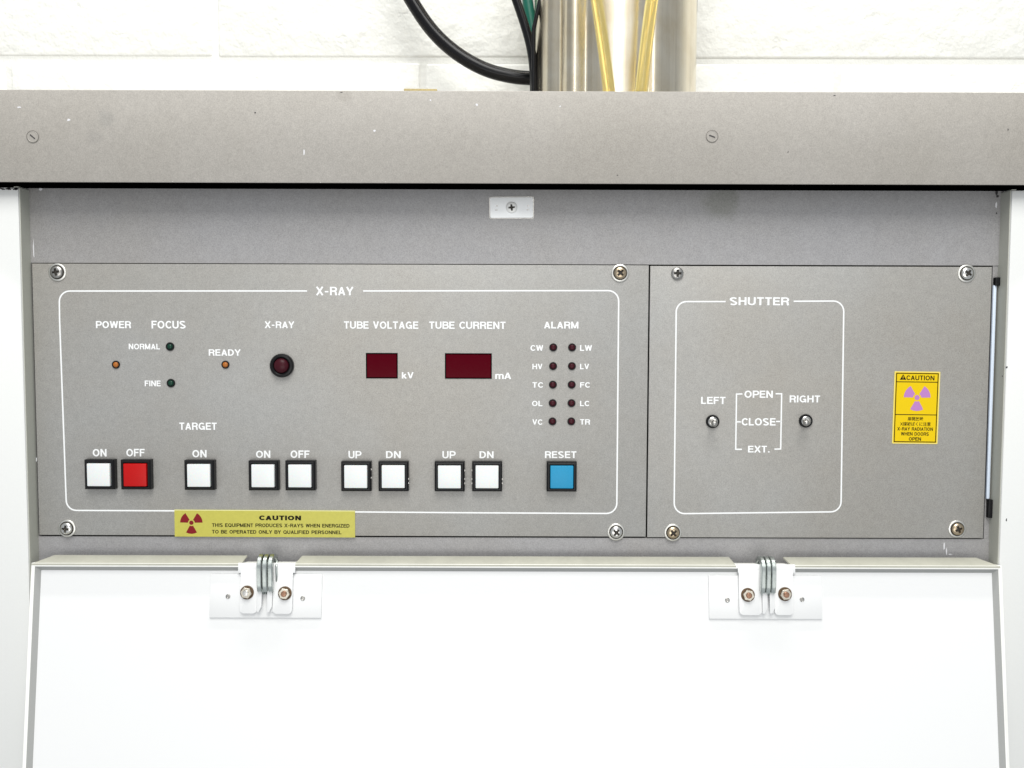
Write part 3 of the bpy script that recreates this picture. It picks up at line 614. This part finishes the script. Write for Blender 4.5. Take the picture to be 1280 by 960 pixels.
nut_me = MB(); rN = 7.0*PX
nut_me.lathe([(8.4*PX, 0), (8.4*PX, 0.0007), (8.1*PX, 0.0009), (0, 0.0009)], 32, mi=1)  # washer coloured dark as the shadow outline around each nut
hexp = [(rN*math.cos(R(60*i)), rN*math.sin(R(60*i))) for i in range(6)]
nut_me.prism(hexp, 0.0009, 0.0036, bev=0.0003)
nut_me = nut_me.mesh('nut', [m_nut, m_nutshade], angle=15)
bolt1 = MB().lathe([(3.6*PX, 0.0), (3.6*PX, 0.0046), (2.9*PX, 0.0052), (0, 0.0053)], 20).mesh('bolt_end', m_steel)
bolt2 = MB().lathe([(3.6*PX, 0.0), (3.6*PX, 0.0046), (2.9*PX, 0.0052), (0, 0.0053)], 20).mesh('bolt_end', m_copper)
def hinge(plate, brL, brR, nuts, holes, hooks, hy, bolts, lean, label):
    hz = obj('hinge', None, flap, (0, 0, 0), label)
    # leaf plate = the hinge's own mesh
    a = fl(plate[0], plate[3], -dep); b = fl(plate[2], plate[1], -dep)
    mbp = MB(); mbp.box((a.x, dep-0.0018, a.z), (b.x, dep-0.00005, b.z+0.003), 0.0003)
    bpy.data.objects.remove(hz)
    hz = obj('hinge', mbp.mesh('leaf_plate', m_flap), flap, (0, 0, 0), label)
    for h_ in holes:
        q = fl(h_[0], h_[1], -dep+0.0014)
        obj('rivet', MB().lathe([(0.0019, -0.0005), (0.0019, 0.0002), (0.0014, 0.0004), (0.0011, 0.0001), (0, 0.0001)], 20).mesh('rivet', m_dsteel, angle=20), hz, (q.x, dep-0.0018, q.z))
    for side, br in ((-1, brL), (1, brR)):
        a = fl(br[0], br[3], 0.0005); b = fl(br[2], br[1], 0.0005)
        rr = 0.0032; x0_, z0_, x1, z1 = a.x, a.z, b.x, b.z
        P = [(x0_, z1), (x0_, z0_+rr)] + [(x0_+rr-rr*math.cos(R(t)), z0_+rr-rr*math.sin(R(t))) for t in (20, 45, 70, 90)] + [(x1-rr+rr*math.sin(R(t)), z0_+rr-rr*math.cos(R(t))) for t in (0, 20, 45, 70)] + [(x1, z0_+rr), (x1, z1)]
        mbk = MB(); mbk.prism(P, -0.0012, 0.0006, bev=0.0003)
        # web folded back towards the leaf plate along the inner edge
        xi = x1 if side < 0 else x0_
        wa, wb = sorted((xi, xi-side*0.0016))
        mbk.box((wa+0.00005, 0.0008, z0_+0.0012), (wb-0.00005, dep-0.0014, z1-0.006), 0.0002)
        # ear beside the hooks
        ea, eb = sorted((xi-side*0.0002, xi-side*0.0042))
        mbk.prism([(ea, z0_+0.0015), (eb+(ea-eb)*0.55, z0_+0.0015), (eb, z0_+0.006), (eb, z1-0.0075), (ea+(eb-ea)*(0.3 if side < 0 else 0.7), z1-0.0035), (ea, z1-0.006)], 0.0008, 0.0022, bev=0.0003)
        obj('bracket', mbk.mesh('bracket', m_flap), hz, label='white painted bracket beside the hooks')
    a = fl(min(brL[0], brR[0])-2, 716, 0.0003); b = fl(max(brL[2], brR[2])+3, 708, 0.0003)
    obj('bridge', MB().box((a.x, -0.0005, a.z), (b.x, 0.0012, ZT+0.0006), 0.0002).mesh('bridge', m_flap), hz)
    for (nx, ny), bl in zip(nuts, bolts):
        q = fl(nx, ny, 0.0025); o = obj('nut', nut_me, hz, (q.x, -0.0006, q.z)); o.rotation_euler = (0, random.random(), 0)
        obj('bolt_end', bolt1 if bl == 's' else bolt2, hz, (q.x, -0.0006, q.z))
    # three arched hook plates
    n = len(hooks)
    q0 = fl(hooks[0], hy[1], 0.004); q1 = fl(hooks[0], hy[0], 0.004)
    zlo, zhi = q0.z, q1.z-0.002
    outer = []; inner = []
    yc = 0.0035; ro = 0.0105; th = 0.0042
    for t in range(0, 181, 15): outer.append((yc-ro*math.cos(R(t)), zhi-ro+ro*math.sin(R(t))))
    for t in range(180, -1, -15): inner.append((yc-(ro-th)*math.cos(R(t)), zhi-ro+(ro-th)*math.sin(R(t))))
    zq = zlo+0.006
    # back leg stops short; front leg runs down and tucks in
    prof = [(yc-ro, zq+0.003), (yc-ro+0.0008, zq)] 
    prof = [(yc-ro+0.0018, zlo+0.0015), (yc-ro+0.0003, zlo+0.006)] + outer + [(yc+ro, zhi-ro-0.006), (yc+ro-th, zhi-ro-0.006)] + inner + [(yc-ro+th, zlo+0.006), (yc-ro+th+0.0012, zlo+0.0015)]
    for i, hx in enumerate(hooks):
        q = fl(hx, (hy[0]+hy[1])/2, 0.004); w = 5.3*PX/2
        o = obj('hook', MB().extr_x(prof, -w, w, bev=0.0005).mesh('hook', m_zinc, angle=25), hz, (q.x+i*0.0, 0, 0)); o.rotation_euler = (0, lean, 0)
        o.location.x -= math.tan(lean)*(zlo+zhi)/2
    # pin and spring below the hooks
    qa = fl(brL[2]-1, hy[1]-3, 0.002); qb = fl(brR[0]+1, hy[1]-3, 0.002); z = zlo+0.002
    obj('pin', MB().tube([(qa.x, 0.001, z), (qb.x, 0.001, z)], 0.0019, 16).mesh('pin', m_dsteel), hz)
    sp = []; 
    for t in range(0, 7*12+1):
        u = t/84; a_ = 2*math.pi*t/12; sp.append((qa.x+0.0006+(qb.x-qa.x-0.0012)*u, 0.001+0.0030*math.cos(a_), z+0.0030*math.sin(a_)))
    obj('spring', MB().tube(sp, 0.0006, 8).mesh('spring', m_zinc), hz)
    qw = fl((brL[2]+brR[0])/2-8 if lean > 0 else (brL[2]+brR[0])/2+14, 708, .002)
    obj('wire_end', MB().tube([(qw.x, 0.0, qw.z-0.012), (qw.x+0.0006, -0.003, qw.z-0.006), (qw.x, -0.002, qw.z), (qw.x-0.0004, 0.002, qw.z+0.0035)], 0.0008, 8).mesh('wire_end', m_zinc), hz)
    return hz
hinge((262.5, 722, 403, 771.5), (299.5, 712, 322, 767), (340.5, 712, 366, 767.5), ((308, 741), (355.5, 742)), ((285.3, 745.5), (378.7, 747.8)), (324.5, 331.5, 338.5), (690, 742), 's c'.split(), R(-2), 'hinge nearer the long yellow sticker')
hinge((886, 724, 1026, 773), (924.5, 713, 951.5, 769), (968.5, 713, 991, 769), ((935.5, 744), (982, 743)), ((909, 750), (1002.3, 749.3)), (953.5, 960, 966.5), (693, 744), 'c c'.split(), R(2), 'hinge below the shutter panel')

# ------------------------------------------------------------------ things standing behind the beam
zd = zt-0.006
# stainless column with shallow lengthwise ribs, shaped to band its reflections
yc = 0.088; cxl, cxr = at(668, 60, yc).x, at(869, 60, yc).x; cx = (cxl+cxr)/2; rad = (cxr-cxl)/2
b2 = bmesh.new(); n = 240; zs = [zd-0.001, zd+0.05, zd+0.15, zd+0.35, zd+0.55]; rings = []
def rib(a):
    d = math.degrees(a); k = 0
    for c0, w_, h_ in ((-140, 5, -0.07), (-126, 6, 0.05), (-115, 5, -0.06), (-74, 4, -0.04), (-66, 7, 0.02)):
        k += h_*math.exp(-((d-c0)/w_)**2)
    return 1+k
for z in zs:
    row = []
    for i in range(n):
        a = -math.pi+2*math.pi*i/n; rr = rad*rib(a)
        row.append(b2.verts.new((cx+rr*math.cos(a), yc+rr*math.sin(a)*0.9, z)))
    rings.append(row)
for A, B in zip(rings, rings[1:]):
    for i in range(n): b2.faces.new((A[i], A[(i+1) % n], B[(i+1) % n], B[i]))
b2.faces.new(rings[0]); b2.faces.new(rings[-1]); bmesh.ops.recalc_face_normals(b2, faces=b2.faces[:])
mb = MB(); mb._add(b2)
tag(obj('steel_column', mb.mesh('steel_column', m_duct, angle=40), None), 'stained stainless steel column with painted-in reflection streaks, rising behind the beam', 'column')
def path(pts, Y, sub=10):
    P = [at(*p[:2], p[2] if len(p) > 2 else Y) for p in pts]; out = []
    for i in range(len(P)-1):
        a, b, c_, d = P[max(i-1, 0)], P[i], P[i+1], P[min(i+2, len(P)-1)]
        for k_ in range(sub):
            t = k_/sub; out.append(0.5*((2*b)+(c_-a)*t+(2*a-5*b+4*c_-d)*t*t+(3*b-a-3*c_+d)*t**3))
    out.append(P[-1]); return out
def cable(name, pts, Y, rpx, mt, label, cat='cable', group=None):
    k_ = (at(641, 60, Y)-at(640, 60, Y)).x
    return tag(obj(name, MB().tube(path(pts, Y), rpx*k_, 18).mesh(name, mt), None), label, cat, group)
cable('cable', [(480, -70), (496, -35), (514, 0), (540, 38), (570, 66), (605, 86), (640, 95.5), (672, 98), (700, 98, .115)], 0.125, 8.6, m_cable, 'thick black cable looping down to the steel column')
cable('cable', [(625, -60), (638, -20), (647, 5), (656, 32), (663, 58), (667, 85), (668, 116)], 0.075, 5.6, m_cable, 'black cable dropping straight down at the left edge of the steel column')
cable('cable', [(684, -60), (678, -20), (675, 0), (669, 28), (667, 45), (667, 116)], 0.068, 2.6, m_cable, 'thin black wire slanting across the edge of the steel column')
cable('cable', [(652, -60), (657, -20), (660, 5), (664, 30), (668, 60), (670, 116)], 0.092, 6.8, m_greenc, 'dark green cable between the black cables')
cable('cable', [(871, -60), (870.5, 0), (869.5, 28), (868, 60, 0.11), (866, 116, 0.11)], 0.093, 1.4, m_cable, 'thin dark wire running down the right edge of the steel column')
cable('hose', [(737, -60), (746, 0), (754, 56), (761.5, 116)], 0.006, 7.6, m_hose, 'yellowed clear hose leaning right, left one of the pair', 'hose', 'yellowed hoses in front of the steel column')
cable('hose', [(823, -60), (815, 0), (808, 56), (801.5, 116)], 0.006, 8.2, m_hose, 'yellowed clear hose leaning left, right one of the pair', 'hose', 'yellowed hoses in front of the steel column')
q = at(525.5, 112, 0.03)
o = obj('wood_scrap', MB().box((-0.0135, 0, -0.0035), (0.0135, 0.02, 0.0008), 0.0005).mesh('wood_scrap', m_wood), None, q); o.rotation_euler = (0, R(0.5), 0)
tag(o, 'thin tan scrap of wood lying on top of the beam', 'wood scrap')
